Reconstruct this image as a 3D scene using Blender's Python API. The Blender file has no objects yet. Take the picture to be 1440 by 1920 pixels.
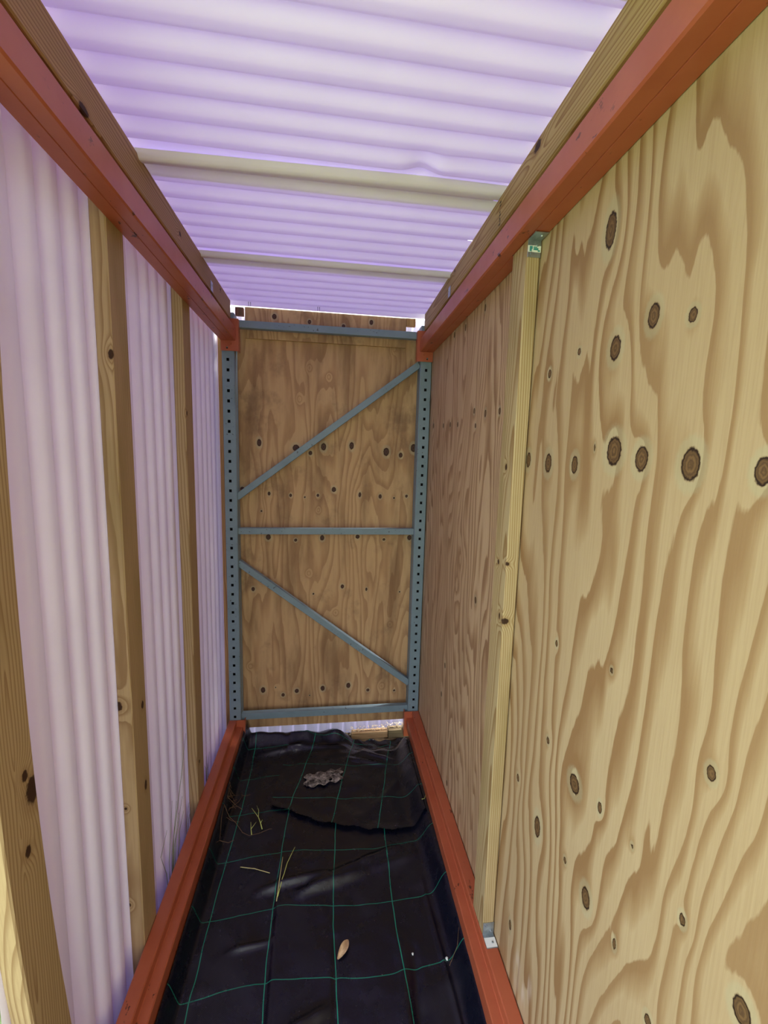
import bpy, bmesh, math, random
import numpy as np
from mathutils import Vector, Matrix, Euler

D = bpy.data
C = bpy.context.scene.collection
S = bpy.context.scene

# ------------------------------------------------------------------ camera
cam_d = D.cameras.new('camera')
cam = D.objects.new('camera', cam_d); C.objects.link(cam)
cam_d.sensor_fit = 'VERTICAL'
cam_d.sensor_height = 36.0
cam_d.lens = 785.2 * 36.0 / 1920.0
cam_d.clip_start = 0.02
YAW, PITCH, ROLL = -0.1339, -0.1284, -0.0268
_m = Matrix.Rotation(YAW, 3, 'Z') @ Matrix.Rotation(PITCH, 3, 'X') @ Matrix.Rotation(ROLL, 3, 'Y')
_r, _f, _u = _m.col[0], _m.col[1], _m.col[2]
_mat = Matrix((( _r[0], _u[0], -_f[0]), (_r[1], _u[1], -_f[1]), (_r[2], _u[2], -_f[2]))).to_4x4()
_mat.translation = Vector((-0.003, -2.265, 1.461))
cam.matrix_world = _mat
S.camera = cam

# ------------------------------------------------------------------ world, light, exposure
S.view_settings.view_transform = 'Standard'
S.view_settings.look = 'None'
S.view_settings.gamma = 1.0
S.view_settings.use_curve_mapping = False
S.view_settings.exposure = 1.68
S.cycles.use_denoising = True
S.cycles.max_bounces = 12
S.cycles.diffuse_bounces = 7
S.cycles.transmission_bounces = 8
W = D.worlds.new('overcast_sky'); S.world = W
W.use_nodes = True
wn = W.node_tree.nodes; wl = W.node_tree.links
bg = wn['Background']
tc = wn.new('ShaderNodeTexCoord')
sep = wn.new('ShaderNodeSeparateXYZ'); wl.new(tc.outputs['Generated'], sep.inputs[0])
rmp = wn.new('ShaderNodeValToRGB')
rmp.color_ramp.elements[0].position = 0.0; rmp.color_ramp.elements[0].color = (0.93, 0.98, 1.0, 1)
rmp.color_ramp.elements[1].position = 1.0; rmp.color_ramp.elements[1].color = (0.80, 0.90, 1.0, 1)
wl.new(sep.outputs['Z'], rmp.inputs['Fac']); wl.new(rmp.outputs['Color'], bg.inputs['Color'])
bg.inputs['Strength'].default_value = 1.0
sun_d = D.lights.new('hazy_sun', 'SUN'); sun_d.energy = 5.0; sun_d.angle = math.radians(8); sun_d.color = (1.0, 0.97, 0.93)
sun = D.objects.new('hazy_sun', sun_d); C.objects.link(sun)
sun.rotation_euler = Vector((-0.50, -0.06, -0.85)).to_track_quat('-Z', 'Y').to_euler()

# ------------------------------------------------------------------ helpers
rng = random.Random(7)

def srgb(r, g, b):
    def f(c):
        c /= 255.0
        return c / 12.92 if c <= 0.04045 else ((c + 0.055) / 1.055) ** 2.4
    return (f(r), f(g), f(b), 1.0)

def mesh_obj(name, verts, faces, mat=None, parent=None, loc=None, smooth=False):
    me = D.meshes.new(name)
    me.from_pydata([tuple(v) for v in verts], [], [tuple(f) for f in faces])
    me.update()
    if smooth:
        for p in me.polygons: p.use_smooth = True
    o = D.objects.new(name, me); C.objects.link(o)
    if mat: me.materials.append(mat)
    if parent: o.parent = parent
    if loc: o.location = loc
    return o

def bm_obj(name, bm, mat=None, parent=None, loc=None, smooth=False):
    me = D.meshes.new(name); bm.to_mesh(me); bm.free()
    if smooth:
        for p in me.polygons: p.use_smooth = True
    o = D.objects.new(name, me); C.objects.link(o)
    if mat: me.materials.append(mat)
    if parent: o.parent = parent
    if loc: o.location = loc
    return o

def thing(name, label, cat, loc=(0, 0, 0), rz=0.0, group=None):
    o = D.objects.new(name, None); C.objects.link(o)
    o.empty_display_size = 0.05
    o.location = loc; o.rotation_euler = (0, 0, rz)
    return tag(o, label, cat, group)

def tag(o, label, cat, group=None):
    o['label'] = label; o['category'] = cat
    if group: o['group'] = group
    return o

def struct(name, label=None, rz=0.0):
    o = D.objects.new(name, None); C.objects.link(o)
    o.empty_display_size = 0.05
    o.rotation_euler = (0, 0, rz)
    o['kind'] = 'structure'
    if label: o['label'] = label
    return o

def add_box(bm, x0, x1, y0, y1, z0, z1, bev=0.0):
    r = bmesh.ops.create_cube(bm, size=1.0)
    for v in r['verts']:
        v.co = Vector(((x0 + x1) / 2 + v.co.x * (x1 - x0), (y0 + y1) / 2 + v.co.y * (y1 - y0), (z0 + z1) / 2 + v.co.z * (z1 - z0)))
    if bev:
        es = list({e for v in r['verts'] for e in v.link_edges})
        bmesh.ops.bevel(bm, geom=es, offset=bev, segments=2, affect='EDGES', profile=0.5)

def box(name, x0, x1, y0, y1, z0, z1, mat, parent=None, bev=0.002, loc=None):
    bm = bmesh.new(); add_box(bm, x0, x1, y0, y1, z0, z1, bev)
    return bm_obj(name, bm, mat, parent, loc)

def add_tube(bm, pts, r0, r1=None, seg=6):
    r1 = r0 if r1 is None else r1
    pts = [Vector(p) for p in pts]; rings = []
    n = len(pts)
    for i, p in enumerate(pts):
        d = (pts[min(i + 1, n - 1)] - pts[max(i - 1, 0)]).normalized()
        a = d.cross(Vector((0, 0, 1)))
        if a.length < 1e-3: a = d.cross(Vector((1, 0, 0)))
        a.normalize(); b = d.cross(a).normalized()
        r = r0 + (r1 - r0) * i / max(1, n - 1)
        rings.append([bm.verts.new(p + (a * math.cos(t) + b * math.sin(t)) * r) for t in [2 * math.pi * k / seg for k in range(seg)]])
    for i in range(n - 1):
        for k in range(seg):
            bm.faces.new((rings[i][k], rings[i][(k + 1) % seg], rings[i + 1][(k + 1) % seg], rings[i + 1][k]))
    bm.faces.new(rings[0][::-1]); bm.faces.new(rings[-1])

def add_prism(bm, prof, y0, y1, axis='Y', cap=True):
    """closed profile [(a, b)] extruded along an axis: Y -> (a, y, b); X -> (x, a, b)"""
    mk = (lambda a, b, t: (a, t, b)) if axis == 'Y' else (lambda a, b, t: (t, a, b))
    A = [bm.verts.new(mk(a, b, y0)) for a, b in prof]
    B = [bm.verts.new(mk(a, b, y1)) for a, b in prof]
    n = len(prof)
    for i in range(n):
        bm.faces.new((A[i], A[(i + 1) % n], B[(i + 1) % n], B[i]))
    if cap:
        bm.faces.new(A[::-1]); bm.faces.new(B)

def fix_normals(bm):
    bmesh.ops.recalc_face_normals(bm, faces=bm.faces[:])

# numpy value noise -----------------------------------------------------------
def vnoise(x, y, seed):
    r = np.random.RandomState(seed)
    tab = r.rand(256, 256)
    xi = np.floor(x).astype(int); yi = np.floor(y).astype(int)
    fx = x - xi; fy = y - yi
    fx = fx * fx * fx * (fx * (fx * 6 - 15) + 10); fy = fy * fy * fy * (fy * (fy * 6 - 15) + 10)
    g = lambda a, b: tab[a % 256, b % 256]
    return ((g(xi, yi) * (1 - fx) + g(xi + 1, yi) * fx) * (1 - fy) + (g(xi, yi + 1) * (1 - fx) + g(xi + 1, yi + 1) * fx) * fy) * 2 - 1

def fbm(x, y, seed, octs=3, gain=0.5):
    s = 0; a = 1.0
    for i in range(octs):
        s = s + a * vnoise(x * 2 ** i + 17.3 * i, y * 2 ** i + 9.1 * i, seed + i); a *= gain
    return s

# node helper -----------------------------------------------------------------
class NT:
    def __init__(self, name):
        self.m = D.materials.new(name); self.m.use_nodes = True
        self.t = self.m.node_tree; self.n = self.t.nodes; self.l = self.t.links
        self.b = self.n['Principled BSDF']; self.out = self.n['Material Output']
    def new(self, kind, **kw):
        nd = self.n.new(kind)
        for k, v in kw.items(): setattr(nd, k, v)
        return nd
    def put(self, sock, v):
        if hasattr(v, 'links'): self.l.new(v, sock)
        else: sock.default_value = v
    def math(self, op, a, b=0.0, c=None, clamp=False):
        nd = self.new('ShaderNodeMath', operation=op, use_clamp=clamp)
        self.put(nd.inputs[0], a); self.put(nd.inputs[1], b)
        if c is not None: self.put(nd.inputs[2], c)
        return nd.outputs[0]
    def vmath(self, op, a, b=(0, 0, 0)):
        nd = self.new('ShaderNodeVectorMath', operation=op)
        self.put(nd.inputs[0], a); self.put(nd.inputs[1], b)
        return nd.outputs[1] if op in ('LENGTH', 'DISTANCE', 'DOT_PRODUCT') else nd.outputs[0]
    def coord(self): return self.new('ShaderNodeTexCoord').outputs['Object']
    def attr(self, name): return self.new('ShaderNodeAttribute', attribute_name=name).outputs['Fac']
    def noise(self, vec, scale, detail=3.0, rough=0.5, dist=0.0):
        nd = self.new('ShaderNodeTexNoise')
        self.put(nd.inputs['Vector'], vec); nd.inputs['Scale'].default_value = scale
        nd.inputs['Detail'].default_value = detail; nd.inputs['Roughness'].default_value = rough
        nd.inputs['Distortion'].default_value = dist
        return nd.outputs['Fac']
    def ramp(self, fac, stops, interp='LINEAR'):
        nd = self.new('ShaderNodeValToRGB'); cr = nd.color_ramp; cr.interpolation = interp
        while len(cr.elements) < len(stops): cr.elements.new(0.5)
        for e, (p, c) in zip(cr.elements, stops):
            e.position = p; e.color = c if len(c) == 4 else (*c, 1)
        self.put(nd.inputs['Fac'], fac)
        return nd.outputs['Color']
    def mix(self, fac, a, b, blend='MIX'):
        nd = self.new('ShaderNodeMix', data_type='RGBA', blend_type=blend)
        self.put(nd.inputs['Factor'], fac); self.put(nd.inputs['A'], a) if False else None
        self.put(nd.inputs[6], a); self.put(nd.inputs[7], b)
        return nd.outputs[2]
    def smooth(self, v, lo, hi, a=0.0, b=1.0):
        nd = self.new('ShaderNodeMapRange', interpolation_type='SMOOTHSTEP')
        self.put(nd.inputs[0], v); nd.inputs[1].default_value = lo; nd.inputs[2].default_value = hi
        nd.inputs[3].default_value = a; nd.inputs[4].default_value = b
        return nd.outputs[0]
    def bump(self, h, strength=0.2, dist=0.002):
        nd = self.new('ShaderNodeBump'); nd.inputs['Strength'].default_value = strength; nd.inputs['Distance'].default_value = dist
        self.put(nd.inputs['Height'], h)
        self.l.new(nd.outputs[0], self.b.inputs['Normal'])
    def base(self, col=None, rough=None, metal=None, spec=None):
        if col is not None: self.put(self.b.inputs['Base Color'], col)
        if rough is not None: self.put(self.b.inputs['Roughness'], rough)
        if metal is not None: self.b.inputs['Metallic'].default_value = metal
        if spec is not None: self.b.inputs['Specular IOR Level'].default_value = spec
        return self.m

# ------------------------------------------------------------------ materials
def plywood_mat(name, pale, mid, dark, grime=0.0, heart_a=srgb(92, 68, 46), heart_b=srgb(120, 92, 60)):
    k = NT(name)
    g = k.attr('grain'); kd = k.attr('knot'); st = k.attr('stain')
    co = k.coord()
    fib = k.vmath('MULTIPLY', co, (260.0, 260.0, 7.0))
    f1 = k.noise(fib, 1.0, 3.0, 0.6)
    wob = k.math('MULTIPLY', k.math('SUBTRACT', k.noise(k.vmath('MULTIPLY', co, (90.0, 90.0, 9.0)), 1.0, 3.0, 0.6), 0.5), 0.16)
    fr = k.math('FRACT', k.math('ADD', g, wob))
    col = k.ramp(fr, [(0.0, pale), (0.40, pale), (0.56, mid), (0.80, dark), (0.93, dark), (0.965, pale), (1.0, pale)])
    pat = k.noise(k.vmath('MULTIPLY', co, (3.0, 3.0, 1.2)), 1.0, 2.0, 0.5)
    col = k.mix(k.smooth(pat, 0.35, 0.7, 0.0, 0.35), col, mid)
    col = k.mix(k.smooth(f1, 0.35, 0.75, 0.0, 0.22), col, dark)
    if grime:
        gr = k.noise(k.vmath('MULTIPLY', co, (9.0, 9.0, 1.6)), 1.0, 5.0, 0.6)
        col = k.mix(k.smooth(gr, 0.42, 0.72, 0.0, grime), col, srgb(112, 80, 54))
        gr2 = k.noise(k.vmath('MULTIPLY', co, (5.0, 5.0, 4.0)), 1.3, 5.0, 0.65)
        col = k.mix(k.smooth(gr2, 0.52, 0.75, 0.0, grime * 0.8), col, srgb(96, 72, 58))
    col = k.mix(k.smooth(st, 0.1, 1.0, 0.0, 0.5), col, srgb(228, 214, 200))
    # knots: dark rim, brown ringed heart, pale halo
    kn = k.noise(k.vmath('MULTIPLY', co, (160.0, 160.0, 160.0)), 1.0, 2.0)
    kdd = k.math('ADD', kd, k.math('MULTIPLY', k.math('SUBTRACT', kn, 0.5), 0.35))
    halo = k.math('MULTIPLY', k.smooth(kdd, 1.0, 1.15), k.smooth(kdd, 1.5, 2.1, 1.0, 0.0))
    col = k.mix(k.math('MULTIPLY', halo, 0.34), col, srgb(178, 176, 146))
    rings = k.math('ADD', k.math('MULTIPLY', k.math('SINE', k.math('MULTIPLY', kdd, 17.0)), 0.5), 0.5)
    heart = k.mix(rings, heart_a, heart_b)
    heart = k.mix(k.smooth(kdd, 0.72, 0.92), heart, srgb(46, 30, 22))
    col = k.mix(k.smooth(kdd, 0.95, 1.12, 1.0, 0.0), col, heart)
    k.bump(k.math('ADD', f1, k.smooth(kdd, 0.9, 1.1)), 0.25, 0.0008)
    return k.base(col, 0.62, spec=0.25)

def lumber_mat(name, pale, dark, knots=(), pith=(0.03, -0.06), pitch=0.006, seed=0.0, green=0.0):
    """solid ring figure for a board that runs along local Z; knots = (x, y, z, radius, stretch along z)"""
    k = NT(name)
    co = k.coord()
    q = k.vmath('ADD', co, (seed, seed * 1.7, seed * 2.3))
    n1 = k.noise(k.vmath('MULTIPLY', q, (5.0, 5.0, 1.3)), 1.0, 2.0)
    n2 = k.noise(k.vmath('MULTIPLY', q, (11.0, 11.0, 1.8)), 1.0, 3.0)
    s = k.new('ShaderNodeSeparateXYZ'); k.l.new(co, s.inputs[0])
    tilt = k.math('MULTIPLY', s.outputs[2], 0.022)
    ax = k.math('ADD', k.math('SUBTRACT', s.outputs[0], pith[0]), k.math('ADD', tilt, k.math('MULTIPLY', n1, 0.03)))
    ay = k.math('ADD', k.math('SUBTRACT', s.outputs[1], pith[1]), k.math('MULTIPLY', n2, 0.02))
    h = k.math('DIVIDE', k.math('SQRT', k.math('ADD', k.math('MULTIPLY', ax, ax), k.math('MULTIPLY', ay, ay))), pitch)
    kmin = None
    for (x, y, z, r, st) in knots:
        d = k.vmath('LENGTH', k.vmath('MULTIPLY', k.vmath('SUBTRACT', co, (x, y, z)), (1 / r, 1 / r, 1 / (r * st))))
        h = k.math('ADD', h, k.math('MULTIPLY', k.math('EXPONENT', k.math('MULTIPLY', k.math('MULTIPLY', d, d), -0.16)), 2.2))
        kmin = d if kmin is None else k.math('MINIMUM', kmin, d)
    fr = k.math('FRACT', h)
    col = k.ramp(fr, [(0.0, pale), (0.45, pale), (0.86, dark), (0.95, dark), (1.0, pale)])
    f1 = k.noise(k.vmath('MULTIPLY', q, (330.0, 330.0, 6.0)), 1.0, 3.0, 0.6)
    col = k.mix(k.smooth(f1, 0.35, 0.75, 0.0, 0.3), col, dark)
    pt = k.noise(k.vmath('MULTIPLY', q, (14.0, 14.0, 2.5)), 1.0, 3.0)
    col = k.mix(k.smooth(pt, 0.45, 0.75, 0.0, 0.25 + green), col, srgb(142, 122, 78))
    if kmin is not None:
        nz = k.noise(k.vmath('MULTIPLY', co, (140.0, 140.0, 140.0)), 1.0, 3.0)
        kk = k.math('ADD', kmin, k.math('MULTIPLY', k.math('SUBTRACT', nz, 0.5), 0.7))
        col = k.mix(k.smooth(kk, 1.0, 2.2, 0.55, 0.0), col, dark)
        col = k.mix(k.smooth(kk, 0.75, 1.1, 1.0, 0.0), col, srgb(62, 40, 26))
    k.bump(f1, 0.25, 0.0008)
    return k.base(col, 0.65, spec=0.25)

def paint_mat(name, col, col2, rough, rust=None, spec=0.5, rscale=40.0):
    k = NT(name)
    co = k.coord()
    n = k.noise(co, 9.0, 4.0, 0.6)
    c = k.mix(k.smooth(n, 0.35, 0.7, 0.0, 0.55), col, col2)
    if rust:
        sp = k.noise(k.vmath('MULTIPLY', co, (1.0, 0.55, 1.0)), rscale, 4.0, 0.7)
        gate = k.noise(co, 3.5, 2.0)
        fac = k.math('MULTIPLY', k.smooth(sp, 0.62, 0.67), k.smooth(gate, 0.44, 0.56))
        c = k.mix(fac, c, rust)
    r = k.math('ADD', rough, k.math('MULTIPLY', n, 0.15))
    k.bump(n, 0.1, 0.001)
    return k.base(c, r, spec=spec)

def pvc_mat(name, refl, trans, tfac, spec_rough=0.28):
    k = NT(name)
    k.n.remove(k.b)
    dif = k.new('ShaderNodeBsdfDiffuse'); tr = k.new('ShaderNodeBsdfTranslucent'); gl = k.new('ShaderNodeBsdfGlossy')
    co = k.coord()
    n = k.noise(co, 3.0, 3.0, 0.55)
    dc = k.mix(k.smooth(n, 0.4, 0.75, 0.0, 0.25), refl, srgb(214, 204, 206))
    k.l.new(dc, dif.inputs['Color']); tr.inputs['Color'].default_value = trans
    gl.inputs['Roughness'].default_value = spec_rough; gl.inputs['Color'].default_value = (1, 1, 1, 1)
    mx = k.new('ShaderNodeMixShader'); mx.inputs[0].default_value = tfac
    k.l.new(dif.outputs[0], mx.inputs[1]); k.l.new(tr.outputs[0], mx.inputs[2])
    fr = k.new('ShaderNodeFresnel'); fr.inputs['IOR'].default_value = 1.45
    mx2 = k.new('ShaderNodeMixShader')
    k.l.new(k.math('MULTIPLY', fr.outputs[0], 0.7), mx2.inputs[0])
    k.l.new(mx.outputs[0], mx2.inputs[1]); k.l.new(gl.outputs[0], mx2.inputs[2])
    k.l.new(mx2.outputs[0], k.out.inputs['Surface'])
    return k.m

def plain_mat(name, col, rough=0.5, metal=0.0, spec=0.5, vary=None, vscale=30.0):
    k = NT(name)
    c = col
    if vary is not None:
        c = k.mix(k.smooth(k.noise(k.coord(), vscale, 4.0, 0.6), 0.35, 0.7), col, vary)
    return k.base(c, rough, metal, spec)

M_near = plywood_mat('pale_pine_plywood', srgb(191, 168, 133), srgb(174, 146, 109), srgb(148, 114, 78))
M_far = plywood_mat('pinkish_pine_plywood', srgb(204, 176, 142), srgb(186, 154, 120), srgb(154, 120, 90), grime=0.18)
M_end = plywood_mat('weathered_pine_plywood', srgb(200, 164, 120), srgb(190, 152, 109), srgb(172, 134, 96), grime=0.6, heart_a=srgb(62, 42, 38), heart_b=srgb(96, 66, 52))
ORANGE = paint_mat('orange_rack_paint', srgb(178, 94, 64), srgb(164, 80, 52), 0.30, rust=srgb(70, 34, 24))
BLUEGREY = paint_mat('blue_grey_rack_paint', srgb(122, 142, 152), srgb(108, 128, 136), 0.42, rust=srgb(60, 52, 48), rscale=70.0)
PVC = pvc_mat('white_pvc_sheet', srgb(245, 240, 242), (0.42, 0.29, 0.95, 1), 0.062)
PVC_OUT = pvc_mat('white_pvc_siding', srgb(186, 180, 204), (0.62, 0.55, 0.95, 1), 0.15)
STEEL = plain_mat('galvanised_steel', srgb(176, 186, 192), 0.38, 0.85, vary=srgb(150, 160, 168), vscale=60.0)
DARKHOLE = plain_mat('dark_metal_and_hole_shade', srgb(28, 24, 24), 0.7)
WHITE = plain_mat('white_sticker', srgb(232, 236, 232), 0.5)
TEAL = plain_mat('teal_print', srgb(70, 150, 150), 0.5)
INK = plain_mat('black_ink', srgb(38, 32, 28), 0.6)

# ------------------------------------------------------------------ setting: sheets of corrugated plastic
PITCH_C, AMP = 0.0762, 0.0122

def corrugated(name, a0, a1, b0, b1, kind, mat, parent, base, phase=0.0, bump=None, holes=(), nb=24, droop=None):
    """kind 'roof': ribs run along X (a = Y, b = X, base = Z); 'left': ribs run up (a = Y, b = Z, base = X); 'end': a = X, b = Z, base = Y"""
    na = int((a1 - a0) / PITCH_C * 14)
    A = np.linspace(a0, a1, na + 1); B = np.linspace(b0, b1, nb + 1)
    vs = []
    for i, a in enumerate(A):
        for b in B:
            w = ((1 + math.sin(2 * math.pi * (a - phase) / PITCH_C)) / 2) ** 2.2 * 2 - 1      # broad lobes towards the room, narrow creases away from it
            h = base + AMP * w * (-1 if kind == 'left' else 1)
            if bump: h += bump(a, b)
            vs.append({'roof': (b, a, h), 'left': (h, a, b), 'end': (a, h, b)}[kind])
    fs = []
    for i in range(na):
        for j in range(nb):
            p = vs[i * (nb + 1) + j]
            q = vs[(i + 1) * (nb + 1) + j + 1]
            if any(abs((p[0] + q[0]) / 2 - hx) < 0.012 and abs((p[1] + q[1]) / 2 - hy) < 0.003 for hx, hy in holes): continue
            fs.append((i * (nb + 1) + j, (i + 1) * (nb + 1) + j, (i + 1) * (nb + 1) + j + 1, i * (nb + 1) + j + 1))
    return mesh_obj(name, vs, fs, mat, parent, smooth=True)

ceiling = struct('ceiling', 'white corrugated plastic roof')
ROOF_Z = 2.2255
PH = -1.417 - 0.0762 * 0.25          # crest of the darkest line

def dent(y, x):
    r2 = ((x - 0.235) / 0.035) ** 2 + ((y + 1.075) / 0.05) ** 2
    return 0.016 * math.exp(-r2) - 0.010 * math.exp(-(((x - 0.27) / 0.05) ** 2 + ((y + 1.10) / 0.03) ** 2))

def bump_near(y, x):
    e = math.exp(-((y + 0.98) / 0.06) ** 2)
    lift = 0.0035 + 0.009 * max(0.0, min(1.0, (0.25 - x) / 0.75)) * e
    return lift + dent(y, x)
corrugated('corrugated_panel', -1.60, -0.930, -0.56, 0.56, 'roof', PVC, ceiling, ROOF_Z, PH, bump_near, nb=60)
def bump_mid(y, x):
    e = math.exp(-((y + 1.02) / 0.035) ** 2)
    f = math.exp(-((y + 0.44) / 0.05) ** 2)
    return -0.014 * e * max(0.0, min(1.0, (0.25 - x) / 0.75)) + 0.006 * f
corrugated('corrugated_panel', -1.028, -0.400, -0.56, 0.56, 'roof', PVC, ceiling, ROOF_Z, PH, bump_mid, nb=48, holes=((0.488, -0.985), (0.488, -0.757), (0.488, -0.447)))
def bump_far(y, x):
    return -0.011 * math.exp(-((y + 0.49) / 0.035) ** 2)
corrugated('corrugated_panel', -0.494, 0.074, -0.56, 0.56, 'roof', PVC, ceiling, ROOF_Z, PH, bump_far, nb=40, holes=((0.488, -0.216),))
corrugated('corrugated_panel', -2.16, -1.53, -0.56, 0.56, 'roof', PVC, ceiling, ROOF_Z + 0.003, PH, nb=8)
corrugated('corrugated_panel', -2.70, -2.09, -0.56, 0.56, 'roof', PVC, ceiling, ROOF_Z + 0.006, PH, nb=8)

wall_left = struct('wall_left', 'white corrugated plastic wall with timber studs')
PL = -1.377 - 0.0762 * 0.75
def lb(y, z): return 0.0
corrugated('corrugated_panel', -1.548, -0.598, -0.21, 2.19, 'left', PVC, wall_left, -0.5895, PL, nb=10)
corrugated('corrugated_panel', -0.626, 0.172, -0.21, 2.19, 'left', PVC, wall_left, -0.5925, PL + 0.012, nb=10)

# ------------------------------------------------------------------ plywood
def plywood(name, kind, a0, a1, z0, z1, base, step, knots, mat, parent, seed, thick=0.012, drift=9.0, wide=0.30, faint=(), stains=(), lines=1.0, offset=0.0, quad=False):
    """kind 'side': a = Y on plane X = base facing -X; 'end': a = X on plane Y = base facing -Y"""
    na = int(round((a1 - a0) / step)); nz = int(round((z1 - z0) / step))
    A, Z = np.meshgrid(np.linspace(a0, a1, na + 1), np.linspace(z0, z1, nz + 1), indexing='ij')
    a = A.copy(); bumpk = np.zeros_like(A); kd = np.full_like(A, 9.0)
    for (ka, kz, ra, rz) in knots:
        R = max(0.006, math.sqrt(ra * rz))
        da, dz = A - ka, Z - kz
        w = np.exp(-(da / (R * 3.2)) ** 2 - (dz / (R * 6.0)) ** 2)
        a = a - da * 0.8 * w
        bumpk += (0.3 + 14 * R) * np.exp(-(da / (R * 1.6)) ** 2 - (dz / (R * 3.2)) ** 2)
        kd = np.minimum(kd, np.sqrt((da / ra) ** 2 + (dz / rz) ** 2))
    for (ka, kz, ra, rz) in faint:
        R = math.sqrt(ra * rz)
        bumpk += 1.8 * np.exp(-((A - ka) / (R * 1.8)) ** 2 - ((Z - kz) / (R * 2.4)) ** 2)
    g = drift * lines * ((a - a0) ** 2 * 0.65 if quad else (a - a0) * 0.8)
    g = g + 2.7 * lines * fbm(a / wide, Z / (wide * 4.5), seed, 2, 0.45)
    g = g + 0.9 * lines * fbm(a / (wide * 0.33), Z / (wide * 2.6), seed + 11, 3, 0.45)
    g = g + bumpk + offset
    st = np.zeros_like(A)
    for (ka, kz, ra, rz) in stains:
        st = np.maximum(st, np.exp(-((A - ka) / ra) ** 2 - ((Z - kz) / rz) ** 2) * (0.6 + 0.6 * vnoise(A * 120, Z * 18, seed + 5)))
    n1 = nz + 1
    if kind == 'side': front = np.stack([np.full_like(A, base), A, Z], -1)
    else: front = np.stack([A, np.full_like(A, base), Z], -1)
    vs = front.reshape(-1, 3)
    idx = np.arange((na + 1) * n1).reshape(na + 1, n1)
    p, q, r, s = idx[:-1, :-1].ravel(), idx[1:, :-1].ravel(), idx[1:, 1:].ravel(), idx[:-1, 1:].ravel()
    F = np.stack([p, s, r, q] if kind == 'side' else [p, q, r, s], -1)
    off = np.array([thick, 0, 0]) if kind == 'side' else np.array([0, thick, 0])
    c4 = [idx[0, 0], idx[-1, 0], idx[-1, -1], idx[0, -1]]
    nb0 = len(vs)
    vs = np.vstack([vs, vs[c4] + off])
    b = [nb0, nb0 + 1, nb0 + 2, nb0 + 3]
    faces = F.tolist()
    faces.append([b[0], b[1], b[2], b[3]])
    for i in range(4): faces.append([int(c4[i]), int(c4[(i + 1) % 4]), b[(i + 1) % 4], b[i]])
    o = mesh_obj(name, vs.tolist(), faces, mat, parent)
    for nm, arr, pad in (('grain', g, 0.1), ('knot', kd, 9.0), ('stain', st, 0.0)):
        at = o.data.attributes.new(nm, 'FLOAT', 'POINT')
        at.data.foreach_set('value', np.concatenate([arr.ravel(), np.full(4, pad)]).astype(np.float32))
    return o

TILT = 0.0105
K_NEAR = [(-1.597, 1.705, 0.0123, 0.0202), (-1.677, 1.681, 0.008, 0.0108), (-1.506, 1.676, 0.0143, 0.022), (-1.386, 1.698, 0.0057, 0.0079), (-1.265, 1.675, 0.0073, 0.0107), (-1.185, 1.466, 0.0114, 0.0196), (-1.291, 1.459, 0.0141, 0.0226), (-1.404, 1.457, 0.0113, 0.0191), (-1.53, 1.485, 0.0193, 0.0265), (-1.603, 1.471, 0.0143, 0.0216), (-1.704, 1.463, 0.0161, 0.0244), (-1.811, 1.457, 0.0112, 0.0179), (-1.47, 1.493, 0.003, 0.0074), (-1.392, 1.043, 0.0051, 0.0084), (-1.583, 1.078, 0.0039, 0.0063), (-1.39, 0.796, 0.0064, 0.0087), (-1.505, 0.778, 0.0163, 0.0206), (-1.589, 0.798, 0.0061, 0.0117), (-1.256, 0.586, 0.007, 0.0107), (-1.374, 0.548, 0.0134, 0.0271), (-1.798, 1.042, 0.0068, 0.0114), (-1.497, 0.584, 0.0052, 0.0075), (-1.677, 0.805, 0.0032, 0.0058), (-1.575, 0.58, 0.0129, 0.022), (-1.785, 0.793, 0.0053, 0.01), (-1.274, 0.134, 0.0071, 0.015), (-1.662, 0.588, 0.0046, 0.011), (-1.75, 0.557, 0.0071, 0.0118), (-1.879, 0.777, 0.0119, 0.0184), (-1.46, 1.903, 0.0151, 0.0333), (-1.787, 1.7, 0.0033, 0.0084)]
K_FAR = [(-0.555, 1.988, 0.008, 0.0138), (-0.396, 2.003, 0.009, 0.0129), (-0.776, 1.99, 0.0076, 0.012), (-0.715, 1.644, 0.0085, 0.011), (-0.835, 1.623, 0.0085, 0.0127), (-0.962, 1.618, 0.009, 0.0108), (-0.275, 1.621, 0.009, 0.0117), (-0.395, 1.618, 0.009, 0.011), (-0.51, 1.609, 0.009, 0.0103), (-0.738, 1.588, 0.008, 0.009), (-0.842, 0.955, 0.009, 0.0123), (-0.073, 1.635, 0.010, 0.0128), (-0.492, 0.521, 0.009, 0.013), (-0.609, 0.023, 0.009, 0.012), (-0.456, 0.359, 0.009, 0.012)]
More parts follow.
